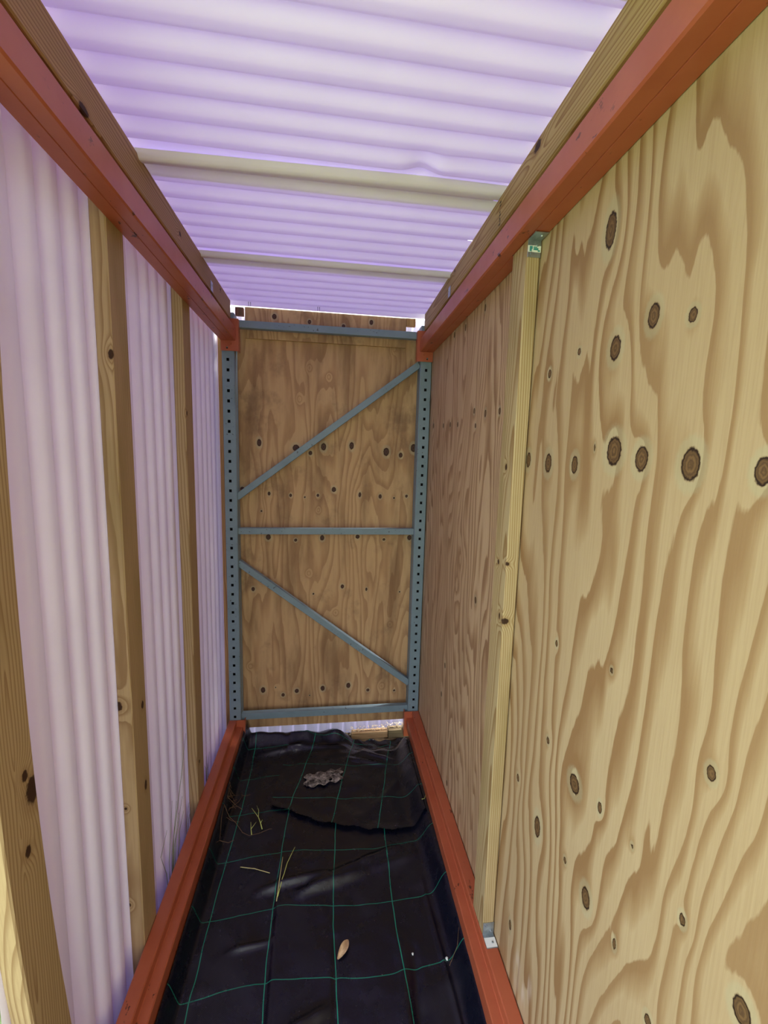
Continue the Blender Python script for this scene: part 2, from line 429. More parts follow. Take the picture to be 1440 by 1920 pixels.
K_END = [(-0.375, 1.525, 0.0112, 0.019), (-0.18, 1.502, 0.0172, 0.0173), (-0.102, 1.477, 0.0096, 0.0116), (-0.031, 1.513, 0.0136, 0.0194), (0.123, 1.523, 0.0118, 0.0195), (0.318, 1.495, 0.0151, 0.0218), (0.401, 1.479, 0.0102, 0.0139), (0.473, 1.521, 0.0143, 0.0219), (-0.467, 1.274, 0.0103, 0.0107), (-0.325, 1.25, 0.007, 0.0108), (-0.209, 1.242, 0.0071, 0.009), (-0.132, 1.233, 0.0053, 0.0055), (-0.06, 1.244, 0.0072, 0.0082), (0.028, 1.278, 0.0118, 0.0137), (0.174, 1.251, 0.0074, 0.0139), (0.29, 1.243, 0.0084, 0.0121), (0.37, 1.235, 0.0057, 0.0056), (0.442, 1.247, 0.0076, 0.0084), (-0.367, 1.153, 0.0052, 0.0054), (-0.331, 1.007, 0.0124, 0.0148), (-0.182, 0.99, 0.0081, 0.0084), (-0.035, 1.003, 0.011, 0.015), (0.166, 1.01, 0.0112, 0.0114), (0.318, 0.994, 0.0076, 0.0077), (0.467, 1.005, 0.0116, 0.0145), (-0.417, 0.709, 0.0089, 0.0114), (0.083, 0.717, 0.0094, 0.0117), (-0.082, 0.676, 0.0055, 0.0058), (0.223, 0.698, 0.0057, 0.0098), (0.42, 0.68, 0.0049, 0.005), (-0.369, 0.1, 0.0121, 0.0166), (-0.255, 0.064, 0.0092, 0.0101), (-0.176, 0.085, 0.0113, 0.0123), (-0.025, 0.094, 0.0115, 0.0147), (0.127, 0.105, 0.0117, 0.0159), (0.245, 0.07, 0.0086, 0.0092), (0.406, 0.059, 0.0066, 0.0069), (-0.298, 0.113, 0.0041, 0.0044), (-0.101, 0.053, 0.0042, 0.0045)]
F_END = [(-0.161, 1.763, 0.0094, 0.0093), (-0.11, 1.928, 0.0094, 0.0092), (0.344, 2.05, 0.0118, 0.0112), (-0.006, 1.887, 0.0076, 0.0074), (-0.11, 0.797, 0.0082, 0.0086), (0.045, 0.561, 0.0085, 0.0089), (0.367, 0.481, 0.0088, 0.0091), (-0.057, 1.16, 0.0072, 0.0074), (0.326, 0.092, 0.0098, 0.0103), (-0.442, 0.249, 0.0089, 0.0098)]

wall_right = struct('wall_right', 'plywood wall of two upright sheets', rz=-math.atan(TILT))
plywood('plywood_sheet', 'side', -2.35, -1.1345, -0.13, 2.16, 0.5425, 0.0055, K_NEAR, M_near, wall_right, 41, drift=15.0, wide=0.28, quad=True,
        stains=((-1.33, 0.06, 0.02, 0.06), (-1.37, 0.03, 0.015, 0.05), (-1.40, 0.10, 0.012, 0.05)))
plywood('plywood_sheet', 'side', -1.1315, 0.09, -0.13, 2.16, 0.5425, 0.006, K_FAR, M_far, wall_right, 77, drift=26.0, wide=0.22, faint=((-0.645, 1.053, 0.03, 0.04), (-0.62, 0.93, 0.02, 0.03)), lines=1.15)

plywood('plywood_sheet', 'side', -3.60, -2.353, -0.13, 2.16, 0.5425, 0.03, [], M_near, wall_right, 19, drift=14.0, wide=0.30)

wall_back = struct('wall_back', 'weathered plywood end wall with white plastic siding behind')
plywood('plywood_sheet', 'end', -0.500, 0.515, -0.131, 2.125, 0.092, 0.0055, K_END, M_end, wall_back, 123, drift=14.0, wide=0.24, faint=F_END, lines=1.0)
o = plywood('plywood_strip', 'end', -0.437, 0.407, 2.058, 2.211, 0.078, 0.0055, [(-0.289, 2.173, 0.0112, 0.0128), (-0.109, 2.159, 0.0084, 0.0104), (0.069, 2.15, 0.0086, 0.0082), (0.217, 2.178, 0.0096, 0.0124)], M_end, wall_back, 151, drift=11.0, wide=0.2, lines=1.1)
corrugated('corrugated_panel', -0.60, 0.57, -0.30, 2.226, 'end', PVC_OUT, wall_back, 0.152, 0.0, nb=6)

# ------------------------------------------------------------------ timber
LUM_A = dict(pale=srgb(184, 159, 121), dark=srgb(151, 122, 87))
LUM_B = dict(pale=srgb(212, 182, 124), dark=srgb(172, 134, 82))

def board(name, sx, sy, L, mat, loc, label, cat, group=None, bow=None, rot=None):
    """a sawn board: local Z is its length, origin at its foot"""
    bm = bmesh.new()
    nz = 24
    bev = 0.003
    prof = [(-sx/2+bev, -sy/2), (sx/2-bev, -sy/2), (sx/2, -sy/2+bev), (sx/2, sy/2-bev), (sx/2-bev, sy/2), (-sx/2+bev, sy/2), (-sx/2, sy/2-bev), (-sx/2, -sy/2+bev)]
    rings = []
    for i in range(nz + 1):
        z = L * i / nz
        dx, dy = bow(z / L) if bow else (0, 0)
        rings.append([bm.verts.new((a + dx, b + dy, z)) for a, b in prof])
    for i in range(nz):
        for j in range(8):
            bm.faces.new((rings[i][j], rings[i][(j+1) % 8], rings[i+1][(j+1) % 8], rings[i+1][j]))
    bm.faces.new(rings[0][::-1]); bm.faces.new(rings[-1])
    o = bm_obj(name, bm, mat, None, loc)
    if rot: o.rotation_euler = rot
    return tag(o, label, cat, group)

SX, SY = 0.038, 0.089
XS = -0.560
def near_bow(t):
    z = t * 2.325 - 0.20
    if z > 1.1: return (0, -0.012 + 0.043 * (z - 1.1) ** 2)
    d = 1.1 - max(z, 0.25)
    return (0, -0.012 + 0.064 * d * d + 0.10 * max(0.0, 0.25 - z))
G_STUD = 'upright timber studs along the white plastic wall'
Z0S = -0.20
def loc_k(lst, x, y): return [(a - x, b - y, c - Z0S, r, s) for a, b, c, r, s in lst]
m1 = lumber_mat('stud_pine_near', knots=loc_k([(-0.541, -1.486, 0.835, 0.017, 1.7), (-0.541, -1.500, 0.875, 0.008, 1.4), (-0.541, -1.508, 0.729, 0.0075, 1.7), (-0.541, -1.50, 1.62, 0.010, 1.3)], XS, -1.5105), pith=(0.055, 0.0), pitch=0.0065, seed=1.3, **LUM_A)
m2 = lumber_mat('stud_pine_middle', knots=loc_k([(-0.541, -1.03, 0.719, 0.008, 1.6), (-0.541, -1.035, 0.462, 0.008, 2.2), (-0.577, -1.095, 0.756, 0.012, 1.2), (-0.545, -1.095, 1.70, 0.007, 1.8), (-0.572, -1.095, 0.44, 0.004, 1.2), (-0.578, -1.095, 0.122, 0.005, 1.2)], XS, -1.0505), pith=(0.02, 0.09), pitch=0.0055, seed=5.1, green=0.25, **LUM_A)
m3 = lumber_mat('stud_pine_far', knots=loc_k([(-0.541, -0.545, 1.61, 0.006, 1.6), (-0.541, -0.53, 0.145, 0.006, 1.5)], XS, -0.5175), pith=(-0.04, 0.07), pitch=0.007, seed=8.7, **LUM_A)
board('wall_stud', SX, SY, 2.325, m1, (XS, -1.5105, Z0S), 'nearest timber stud on the white wall, its narrow edge brightly lit', 'stud', G_STUD, bow=near_bow)
board('wall_stud', SX, SY, 2.325, m2, (XS, -1.0505, Z0S), 'second timber stud from the entrance, greenish face with a long crack', 'stud', G_STUD)
board('wall_stud', SX, SY, 2.325, m3, (XS, -0.5175, Z0S), 'farthest timber stud on the white wall, beside the violet panel seam', 'stud', G_STUD)
mb = lumber_mat('corner_batten_pine', pith=(0.0, 0.05), pitch=0.004, seed=3.3, pale=srgb(196, 150, 100), dark=srgb(156, 108, 66))
board('corner_batten', 0.040, 0.036, 2.325, mb, (-0.5585, 0.108, -0.20), 'thin brown batten in the far left corner beside the rack upright', 'batten')

# post on the plywood wall (rotated with the wall)
def right_xy(x, y): return (x + TILT * y, y)
px, py = right_xy(0.5215, -1.1375)
mp = lumber_mat('post_pine', knots=[(-0.019, 0.0, 1.463, 0.006, 1.6), (-0.019, 0.012, 1.187, 0.0065, 1.3), (-0.016, -0.0445, 1.195, 0.007, 0.8), (-0.019, 0.045, 1.03, 0.006, 2.0), (-0.019, -0.018, 1.035, 0.005, 2.0), (-0.012, -0.0445, 1.028, 0.012, 0.8)], pith=(-0.05, -0.02), pitch=0.0062, seed=2.2, pale=srgb(190, 170, 130), dark=srgb(154, 124, 82), green=0.3)
tag(board('wall_post', 0.036, SY, 2.036, mp, (px, py, -0.018), 'pale timber post against the plywood, standing on the lower right orange beam', 'post', rot=(0, 0, -TILT)), 'pale timber post against the plywood, standing on the lower right orange beam', 'post')

# long timbers on the upper beams (local Z runs along +Y after rotation)
def long_board(name, x, z0, mat, label, tilt=0.0):
    o = board(name, SX, 0.088, 3.60, mat, (x, 0.0, z0 + 0.044), label, 'timber', 'timbers lying on the upper orange beams', rot=(math.radians(90), 0, 0))
    o.rotation_euler = Euler((math.radians(90), 0, -tilt), 'XYZ')
    return o
# rot +90 about X sends local Z to -Y and local Y to +Z
mtl = lumber_mat('left_timber_pine', knots=[(0.019, -0.044 + 0.006, 1.265, 0.010, 1.8), (0.019, 0.0, 0.713, 0.0075, 1.2), (0.019, 0.022, 0.191, 0.006, 1.2)], pith=(-0.03, 0.08), pitch=0.0055, seed=6.4, pale=srgb(176, 144, 100), dark=srgb(138, 104, 66))
mtr = lumber_mat('right_timber_pine', knots=[(-0.019, 0.026, 1.232, 0.012, 1.6), (-0.019, 0.03, 0.55, 0.005, 1.4)], pith=(0.04, 0.02), pitch=0.008, seed=4.9, pale=srgb(184, 158, 110), dark=srgb(146, 112, 70), green=0.2)
tl = long_board('roof_timber', -0.5105, 2.1255, mtl, 'timber lying on the upper left orange beam, under the roof edge')
tr = long_board('roof_timber', 0.5095, 2.1275, mtr, 'timber lying on the upper right orange beam, stamped in black', tilt=TILT)

# ------------------------------------------------------------------ orange rack beams
def beam_profile(side):
    # side -1: inner side faces +X.  (x offset from outer edge, z from bottom)
    P = [(0.0, 0.0), (0.034, 0.0), (0.0355, 0.002), (0.037, 0.0), (0.068, 0.0), (0.072, 0.004), (0.072, 0.064), (0.069, 0.068), (0.043, 0.068), (0.041, 0.070), (0.041, 0.101), (0.038, 0.105), (0.003, 0.105), (0.0, 0.102)]
    return [(-s * side * -1, z) for s, z in P]

def hole_plate(bm, x0, x1, z0, z1, y, holes, hw, hh):
    """flat plate in the XZ plane with rectangular openings at (x, z); holes must be sorted by z and share x"""
    zs = [z0]
    for (hx, hz) in holes: zs += [hz - hh, hz + hh]
    zs.append(z1)
    V = {}
    def v(x, z):
        k = (round(x, 5), round(z, 5))
        if k not in V: V[k] = bm.verts.new((x, y, z))
        return V[k]
    hx = holes[0][0] if holes else (x0 + x1) / 2
    xs = [x0, hx - hw, hx + hw, x1]
    for i in range(len(zs) - 1):
        for j in range(3):
            if i % 2 == 1 and j == 1: continue
            bm.faces.new((v(xs[j], zs[i]), v(xs[j+1], zs[i]), v(xs[j+1], zs[i+1]), v(xs[j], zs[i+1])))

def rack_beam(side, upper, zb, label):
    t = thing('rack_beam', label, 'beam', (0, 0, 0), -math.atan(TILT) if side > 0 else 0.0, 'orange pallet rack beams')
    xo = side * 0.5405
    bm = bmesh.new()
    prof = [(xo - side * s, zb + z) for s, z in [(0.0, 0.0), (0.034, 0.0), (0.0355, 0.002), (0.037, 0.0), (0.068, 0.0), (0.072, 0.004), (0.072, 0.064), (0.069, 0.068), (0.043, 0.068), (0.041, 0.070), (0.041, 0.101), (0.038, 0.105), (0.003, 0.105), (0.0, 0.102)]]
    add_prism(bm, prof, -3.62, -0.0065)
    fix_normals(bm)
    bm_obj('beam_channel', bm, ORANGE, t)
    # connector plate on the face of the upright
    z0, z1 = zb - 0.049, zb + 0.106
    xa, xb = sorted((side * 0.540, side * 0.456))
    bm = bmesh.new()
    hx = side * 0.510
    hole_plate(bm, xa, xb, z0, z1, -0.006, [(hx, zb - 0.034)], 0.0045, 0.0055)
    hole_plate(bm, xa, xb, z0, z1, -0.002, [(hx, zb - 0.034)], 0.0045, 0.0055)
    add_box(bm, xa, xb, -0.0061, -0.0019, z1 - 0.0005, z1, 0)
    add_box(bm, xa, xb, -0.0061, -0.0019, z0, z0 + 0.0005, 0)
    add_box(bm, side*0.456 - 0.002, side*0.456 + 0.002, -0.0062, 0.034, z0, z1, 0)
    cp = bm_obj('end_connector', bm, ORANGE, t)
    bm = bmesh.new()
    add_tube(bm, [(side * 0.492, -0.0055, zb - 0.012), (side * 0.492, -0.010, zb - 0.012)], 0.006, 0.005, 8)
    bm_obj('rivet', bm, ORANGE, cp)
    return t

rack_beam(-1, False, -0.125, 'lower left orange steel rack beam along the foot of the white wall')
rack_beam(1, False, -0.125, 'lower right orange steel rack beam along the foot of the plywood wall')
rack_beam(-1, True, 2.020, 'upper left orange steel rack beam below the roof, beside the white wall')
rack_beam(1, True, 2.0205, 'upper right orange steel rack beam crossing the top of the plywood wall')

# ------------------------------------------------------------------ blue-grey rack upright
up = thing('rack_upright', 'blue-grey steel pallet rack upright frame with perforated columns, at the far end', 'rack frame', (0, 0, -0.178))
ZF = -0.178
def column(side):
    bm = bmesh.new()
    xa, xb = sorted((side * 0.5350, side * 0.4800))
    hx = side * 0.5085
    zlo, zhi = 0.0, 2.155 - ZF
    holes = [(hx, z) for z in sorted([1.93 - 0.0508 * i - ZF for i in range(-4, 42)]) if zlo + 0.01 < z < zhi - 0.01]
    hole_plate(bm, xa, xb, zlo, zhi, 0.0, holes, 0.0068, 0.0075)
    hole_plate(bm, xa, xb, zlo, zhi, 0.0025, holes, 0.0068, 0.0075)
    # chamfers, flanks and returns
    xi = side * 0.4800; xo = side * 0.5350
    for xx, dx in ((xi, -side * 0.004), (xo, side * 0.003)):
        p = [(xx, 0.0), (xx + dx, 0.004), (xx + dx, 0.070)]
        for (a, b) in zip(p[:-1], p[1:]):
            v = [bm.verts.new((a[0], a[1], zlo)), bm.verts.new((b[0], b[1], zlo)), bm.verts.new((b[0], b[1], zhi)), bm.verts.new((a[0], a[1], zhi))]
            bm.faces.new(v)
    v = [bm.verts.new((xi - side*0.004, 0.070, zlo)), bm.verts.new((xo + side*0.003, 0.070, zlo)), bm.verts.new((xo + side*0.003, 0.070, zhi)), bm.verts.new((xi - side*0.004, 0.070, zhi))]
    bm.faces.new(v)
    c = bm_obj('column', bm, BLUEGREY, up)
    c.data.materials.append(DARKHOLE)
    c.data.polygons[len(c.data.polygons) - 1].material_index = 1          # back plate coloured dark: painted shade behind the holes
    f = box('foot_plate', side*0.5075 - 0.045, side*0.5075 + 0.045, -0.004, 0.086, -0.002, 0.004, BLUEGREY, c, 0.001)
    return c
column(-1); column(1)

def strut(name, p0, p1, h=0.036, dep=0.030, lip=0.012):
    """channel between two points on the Y = 0.02 plane; web faces the camera, flanges run back"""
    a, b = Vector((p0[0], 0, p0[1] - ZF)), Vector((p1[0], 0, p1[1] - ZF))
    d = (b - a).normalized(); nrm = Vector((-d.z, 0, d.x))
    if nrm.z < 0: nrm = -nrm
    bm = bmesh.new()
    t = 0.002
    prof = [(h/2, dep), (h/2, 0.0015), (h/2 - 0.0015, 0), (-h/2 + 0.0015, 0), (-h/2, 0.0015), (-h/2, dep), (-h/2 + t, dep), (-h/2 + t, t), (h/2 - t, t), (h/2 - t, dep)]
    R = []
    for p in (a, b):
        R.append([bm.verts.new(p + nrm * u + Vector((0, 0.02 + w, 0))) for u, w in prof])
    n = len(prof)
    for i in range(n): bm.faces.new((R[0][i], R[0][(i+1) % n], R[1][(i+1) % n], R[1][i]))
    bm.faces.new(R[0][::-1]); bm.faces.new(R[1])
    fix_normals(bm)
    return bm_obj(name, bm, BLUEGREY, up)
strut('horizontal_strut', (-0.476, 2.110), (0.476, 2.110), 0.036)
strut('horizontal_strut', (-0.476, 1.0525), (0.476, 1.0525), 0.034)
strut('horizontal_strut', (-0.476, -0.016), (0.476, -0.016), 0.038)
strut('diagonal_brace', (-0.482, 1.2335), (0.474, 1.962), 0.034)
strut('diagonal_brace', (-0.482, 0.880), (0.480, 0.143), 0.034)

# ------------------------------------------------------------------ galvanised angle brackets on the post
def bracket(name, loc, up_leg, label, sticker=None):
    t = thing(name, label, 'bracket', loc, -TILT, 'galvanised angle brackets holding the post')
    s = 1 if up_leg else -1
    w = 0.0175
    bm = bmesh.new()
    add_box(bm, -w, w, -0.0022, 0.0, min(0, s*0.042), max(0, s*0.042), 0.0006)
    bm_obj('upright_leg', bm, STEEL, t)
    bm = bmesh.new()
    add_box(bm, -w, w, -0.040, 0.0, min(0, s*0.0022), max(0, s*0.0022), 0.0006)
    fl = bm_obj('flat_leg', bm, STEEL, t)
    for i, (x, z) in enumerate(((-0.008, 0.033), (0.008, 0.013))):
        bm = bmesh.new(); add_tube(bm, [(x, -0.002, s*z), (x, -0.0050, s*z)], 0.0038, 0.0026, 8)
        bm_obj('screw', bm, STEEL, t)
    bm = bmesh.new(); add_tube(bm, [(0.006, -0.026, s*0.002), (0.006, -0.026, s*0.0048)], 0.0038, 0.0026, 8)
    bm_obj('screw', bm, STEEL, t)
    return t
bx, by = right_xy(0.5215, -1.1822)
tb = bracket('angle_bracket', (bx, by, 2.0185), False, 'galvanised angle bracket with a white sticker at the top of the timber post')
st = box('sticker', -0.0172, 0.0172, -0.0026, -0.0021, -0.030, -0.0145, WHITE, tb, 0)
bm = bmesh.new()
for (x, z, w, h) in ((-0.009, -0.0195, 0.004, 0.0035), (-0.010, -0.0255, 0.003, 0.003), (0.004, -0.0225, 0.0065, 0.0028), (0.012, -0.0265, 0.003, 0.002), (0.002, -0.018, 0.005, 0.0012)):
    add_box(bm, x - w, x + w, -0.0028, -0.0026, z - h, z + h)
bm_obj('print', bm, TEAL, st)
tb2 = bracket('angle_bracket', (bx, by, -0.0195), True, 'galvanised angle bracket at the foot of the timber post, on the orange beam')
st = box('sticker', -0.0172, 0.0172, -0.038, -0.012, 0.0023, 0.0027, WHITE, tb2, 0)

# small metal plates nailed to the roof timbers
def clip(x, y, z, s, label, rz=0.0):
    t = thing('metal_clip', label, 'clip', (x, y, z), rz, 'small metal clips on the roof timbers')
    bm = bmesh.new(); add_box(bm, min(0, s*0.002), max(0, s*0.002), -0.016, 0.016, -0.020, 0.020, 0.0006)
    bm_obj('plate', bm, STEEL, t)
    bm = bmesh.new(); add_tube(bm, [(s*0.002, 0.004, 0.006), (s*0.0045, 0.004, 0.006)], 0.004, 0.003, 8)
    bm_obj('screw_head', bm, STEEL, t)
clip(-0.4913, -0.342, 2.147, 1, 'small shiny clip with a dark nail on the left roof timber')
cx, cy = right_xy(0.4901, -0.485)
clip(cx, cy, 2.146, -1, 'small shiny clip on the right roof timber above the orange beam', -TILT)

# grade stamp printed on the right timber
bm = bmesh.new()
r2 = random.Random(3)
for row in range(9):
    z = -0.036 + row * 0.0085
    for k in range(3):
        y = 1.006 + k * 0.004 + r2.uniform(-0.001, 0.001)
        if r2.random() < 0.8:
            add_box(bm, -0.0194, -0.0190, z, z + 0.005, y, y + 0.0024)
bm_obj('grade_stamp', bm, INK, tr)

# roof screws poking down at the end wall
for i, (x, l) in enumerate(((-0.412, 'leftmost'), (-0.402, 'second from the left'), (-0.066, 'third from the left'), (-0.056, 'rightmost'))):
    bm = bmesh.new(); add_tube(bm, [(0, 0, 0.0), (0, 0, 0.030)], 0.0006, 0.0016, 6)
    o = bm_obj('roof_screw', bm, DARKHOLE, None, (x, 0.045, 2.205))
    tag(o, 'dark screw tip under the far roof edge, %s of the four' % l, 'screw', 'screw tips under the far roof edge')

# end blocks behind the top strip
mbk = lumber_mat('block_pine', pith=(0.02, 0.03), pitch=0.006, seed=9.1, pale=srgb(176, 134, 88), dark=srgb(130, 92, 58))
mbd = lumber_mat('dark_block_wood', pith=(0.02, 0.03), pitch=0.006, seed=7.1, pale=srgb(96, 56, 46), dark=srgb(66, 38, 32))
o = box('timber_block', -0.021, 0.021, -0.012, 0.012, -0.020, 0.020, mbd, None, 0.001, (-0.464, 0.088, 2.1875)); tag(o, 'small dark brown block beside the plywood strip, top left of the end wall', 'block')
o = box('timber_block', -0.0255, 0.0255, -0.012, 0.012, -0.020, 0.020, mbk, None, 0.001, (0.4325, 0.088, 2.192)); tag(o, 'small tan block beside the plywood strip, top right of the end wall', 'block')

# ------------------------------------------------------------------ ground and woven ground cloth
FZ = -0.182
kg = NT('bare_soil'); kg.base(kg.ramp(kg.noise(kg.coord(), 14.0, 6.0, 0.65), [(0.3, srgb(44, 36, 28)), (0.7, srgb(92, 76, 56))]), 0.95, spec=0.1)
floor = mesh_obj('floor', [(-0.64, -2.6, -0.235), (0.62, -2.6, -0.235), (0.62, 0.14, -0.235), (-0.64, 0.14, -0.235)], [(0, 1, 2, 3)], kg.m)
floor['kind'] = 'structure'
kgr = NT('lawn'); kgr.base(kgr.ramp(kgr.noise(kgr.coord(), 9.0, 8.0, 0.7), [(0.3, srgb(92, 108, 66)), (0.55, srgb(146, 158, 112)), (0.75, srgb(184, 194, 152))]), 0.9, spec=0.1)
lawn = mesh_obj('lawn', [(-30, -30, -0.245), (30, -30, -0.245), (30, 30, -0.245), (-30, 30, -0.245)], [(0, 1, 2, 3)], kgr.m)
lawn['kind'] = 'structure'

def seg_d(X, Y, a, b):
    ax, ay = a; bx_, by_ = b
    L2 = (bx_ - ax) ** 2 + (by_ - ay) ** 2
    t = np.clip(((X - ax) * (bx_ - ax) + (Y - ay) * (by_ - ay)) / L2, 0, 1)
    return np.hypot(X - ax - t * (bx_ - ax), Y - ay - t * (by_ - ay)), t

def ridge(X, Y, a, b, w, h):
    d, t = seg_d(X, Y, a, b)
    return h * np.exp(-(d / w) ** 2) * np.sin(np.pi * np.clip(t * 0.9 + 0.05, 0, 1)) ** 0.5

def smoothstep(x, a, b):
    t = np.clip((x - a) / (b - a), 0, 1); return t * t * (3 - 2 * t)

def base_height(X, Y):
    Z = np.full_like(X, FZ)
    Z += 0.004 * fbm(X * 5, Y * 5, 31, 3) + 0.0022 * fbm(X * 14, Y * 14, 37, 2)
    # long folds
    Z += 0.010 * np.tanh((X + 0.175 - 0.012 * np.sin(Y * 3)) / 0.007) * smoothstep(Y, -0.55, -0.95) * smoothstep(X, 0.12, -0.1) * 0.6
    Z += ridge(X, Y, (0.03, -1.55), (0.035, -1.02), 0.010, -0.007)
    Z += ridge(X, Y, (0.215, -1.6), (0.262, -1.05), 0.02, 0.010) + ridge(X, Y, (0.25, -1.6), (0.30, -1.08), 0.015, -0.008)
    # cross folds in the middle
    Z += ridge(X, Y, (-0.25, -0.83), (0.0, -0.79), 0.016, 0.020) + ridge(X, Y, (-0.10, -0.86), (0.15, -0.80), 0.017, 0.021)
    Z += ridge(X, Y, (-0.05, -0.83), (0.30, -0.71), 0.020, 0.022) + ridge(X, Y, (0.10, -0.80), (0.36, -0.75), 0.02, 0.010)
    Z += ridge(X, Y, (-0.18, -1.28), (0.02, -1.20), 0.018, 0.017) + ridge(X, Y, (-0.16, -1.36), (0.05, -1.30), 0.018, 0.018) + ridge(X, Y, (-0.32, -1.02), (-0.18, -1.0), 0.010, 0.010)
    # tray sides
    e = 0.385 + 0.02 * np.sin(Y * 4.0)
    Z += 0.075 * smoothstep(X, e, 0.462) ** 1.2 * (1 - smoothstep(Y, -0.10, 0.0)) + ridge(X, Y, (0.375, -0.85), (0.415, -1.6), 0.007, 0.006)
    Z += 0.080 * smoothstep(-X, 0.43, 0.464)
    # hem at the back: bulging roll on the left, bunched on the right
    hem = np.exp(-((Y - 0.035) / 0.042) ** 2)
    lift = 0.034 + 0.020 * smoothstep(-X, -0.05, 0.45) - 0.02 * smoothstep(X, 0.1, 0.3)
    Z += hem * (1 - 0.85 * smoothstep(X, 0.08, 0.2)) * (lift + 0.010 * np.sin(X * 24 + 2 * np.sin(X * 9)) * smoothstep(X, -0.3, 0.2) + 0.008 * fbm(X * 16, Y * 8, 55, 2))
    Z += 0.008 * hem * smoothstep(X, 0.12, 0.2) * np.sin(X * 75)
    Z -= 0.050 * smoothstep(X, 0.05, 0.20) * smoothstep(Y, -0.13, -0.01)
    Z += 0.006 * np.sin(X * 60 + 5 * np.sin(Y * 20)) * smoothstep(X, 0.08, 0.2) * np.exp(-((Y + 0.05) / 0.06) ** 2)
    Z += ridge(X, Y, (-0.36, -0.09), (-0.12, -0.03), 0.018, 0.012) + ridge(X, Y, (-0.2, -0.05), (0.10, -0.06), 0.016, 0.010)
    return Z

def cloth(name, X, Y, Z, U, V, mask, mat, label):
    nx, ny = X.shape
    idx = -np.ones(X.shape, int); keep = mask
    vs = []; uu = []; vv = []
    idx[keep] = np.arange(keep.sum())
    vs = np.stack([X[keep], Y[keep], Z[keep]], -1)
    p, q, r, s = idx[:-1, :-1], idx[1:, :-1], idx[1:, 1:], idx[:-1, 1:]
    ok = (p >= 0) & (q >= 0) & (r >= 0) & (s >= 0)
    F = np.stack([p[ok], q[ok], r[ok], s[ok]], -1)
    o = mesh_obj(name, vs.tolist(), F.tolist(), mat, None, smooth=True)
    for nm, arr in (('weft', U[keep]), ('warp', V[keep])):
        at = o.data.attributes.new(nm, 'FLOAT', 'POINT'); at.data.foreach_set('value', arr.astype(np.float32))
    return tag(o, label, 'ground cloth', 'black woven ground cloths')

def cloth_mat(name, period, uo, vo):
    k = NT(name)
    co = k.coord()
    u = k.attr('weft'); v = k.attr('warp')
    wob = k.math('MULTIPLY', k.math('SUBTRACT', k.noise(co, 6.0, 2.0), 0.5), 0.016)
    def line(t, off, w):
        x = k.math('DIVIDE', k.math('SUBTRACT', k.math('ADD', t, wob), off), period)
        return k.smooth(k.math('MULTIPLY', k.math('ABSOLUTE', k.math('SUBTRACT', k.math('FRACT', k.math('ADD', x, 0.5)), 0.5)), period), w * 0.6, w, 1.0, 0.0)
    ln = k.math('MAXIMUM', line(u, uo, 0.0019), k.math('MULTIPLY', line(v, vo, 0.0016), 0.75))
    dust = k.noise(co, 7.0, 6.0, 0.65)
    col = k.mix(k.smooth(dust, 0.55, 0.85, 0.0, 0.3), srgb(12, 15, 30), srgb(44, 46, 58))
    fleck = k.noise(co, 150.0, 2.0, 0.5)
    col = k.mix(k.smooth(fleck, 0.74, 0.80, 0.0, 0.5), col, srgb(150, 142, 136))
    col = k.mix(ln, col, srgb(26, 128, 104))
    wv = k.math('MULTIPLY', k.math('SINE', k.math('MULTIPLY', u, 1500.0)), k.math('SINE', k.math('MULTIPLY', v, 1500.0)))
    k.bump(k.math('ADD', k.math('MULTIPLY', wv, 0.04), k.noise(co, 16.0, 4.0, 0.55)), 0.5, 0.006)
    return k.base(col, k.smooth(dust, 0.35, 0.75, 0.18, 0.42), spec=0.6)

M_cloth = cloth_mat('black_woven_plastic', 0.219, 0.040, -1.128)
M_flap = cloth_mat('black_woven_plastic_offcut', 0.219, 0.035, -0.42)
xs = np.linspace(-0.4635, 0.4625, 190); ys = np.linspace(-2.38, 0.100, 500)
X, Y = np.meshgrid(xs, ys, indexing='ij')
Z = base_height(X, Y)
back = 0.085 - 0.05 * smoothstep(X, 0.08, 0.24) + 0.012 * np.sin(X * 31)
cloth('ground_cloth', X, Y, Z, X + 0.010 * np.sin(Y * 5), Y + 0.012 * np.sin(X * 9), Y <= back + 0.006, M_cloth, 'black woven ground cloth with green threads lining the whole floor')

# overlapping offcut at the far end
xs = np.linspace(-0.34, 0.445, 170); ys = np.linspace(-0.66, 0.03, 170)
X, Y = np.meshgrid(xs, ys, indexing='ij')
fx = np.array([-0.40, -0.262, -0.165, -0.046, 0.087, 0.185, 0.33, 0.425, 0.47]); fy = np.array([-0.40, -0.44, -0.485, -0.55, -0.59, -0.62, -0.637, -0.62, -0.60])
front = np.interp(X, fx, fy) + 0.004 * np.sin(X * 60)
left = -0.262 + 0.24 * (Y + 0.44) * -0.1
mask = (Y >= front) & (X >= -0.262 + 0.12 * (Y + 0.44))
edge = np.minimum(np.clip((Y - front) / 0.05, 0, 1), 1)
Z = base_height(X, Y) + 0.006 + 0.005 * np.exp(-((Y - front) / 0.03) ** 2) + 0.005 * fbm(X * 9, Y * 9, 91, 2) * edge + 0.004
Z += ridge(X, Y, (0.12, -0.16), (0.33, -0.24), 0.014, 0.010) + ridge(X, Y, (0.20, -0.12), (0.36, -0.20), 0.01, 0.008) + ridge(X, Y, (0.22, -0.50), (0.36, -0.36), 0.02, 0.008)
cloth('ground_cloth', X, Y, Z, X - 0.23 * (Y + 0.52) - 0.0, Y + 0.1 * X, mask, M_flap, 'ragged black offcut of ground cloth overlapping the far end of the floor')

def floor_z(x, y, flap=False):
    return float(base_height(np.array([x]), np.array([y]))[0]) + (0.016 if flap else 0.0)

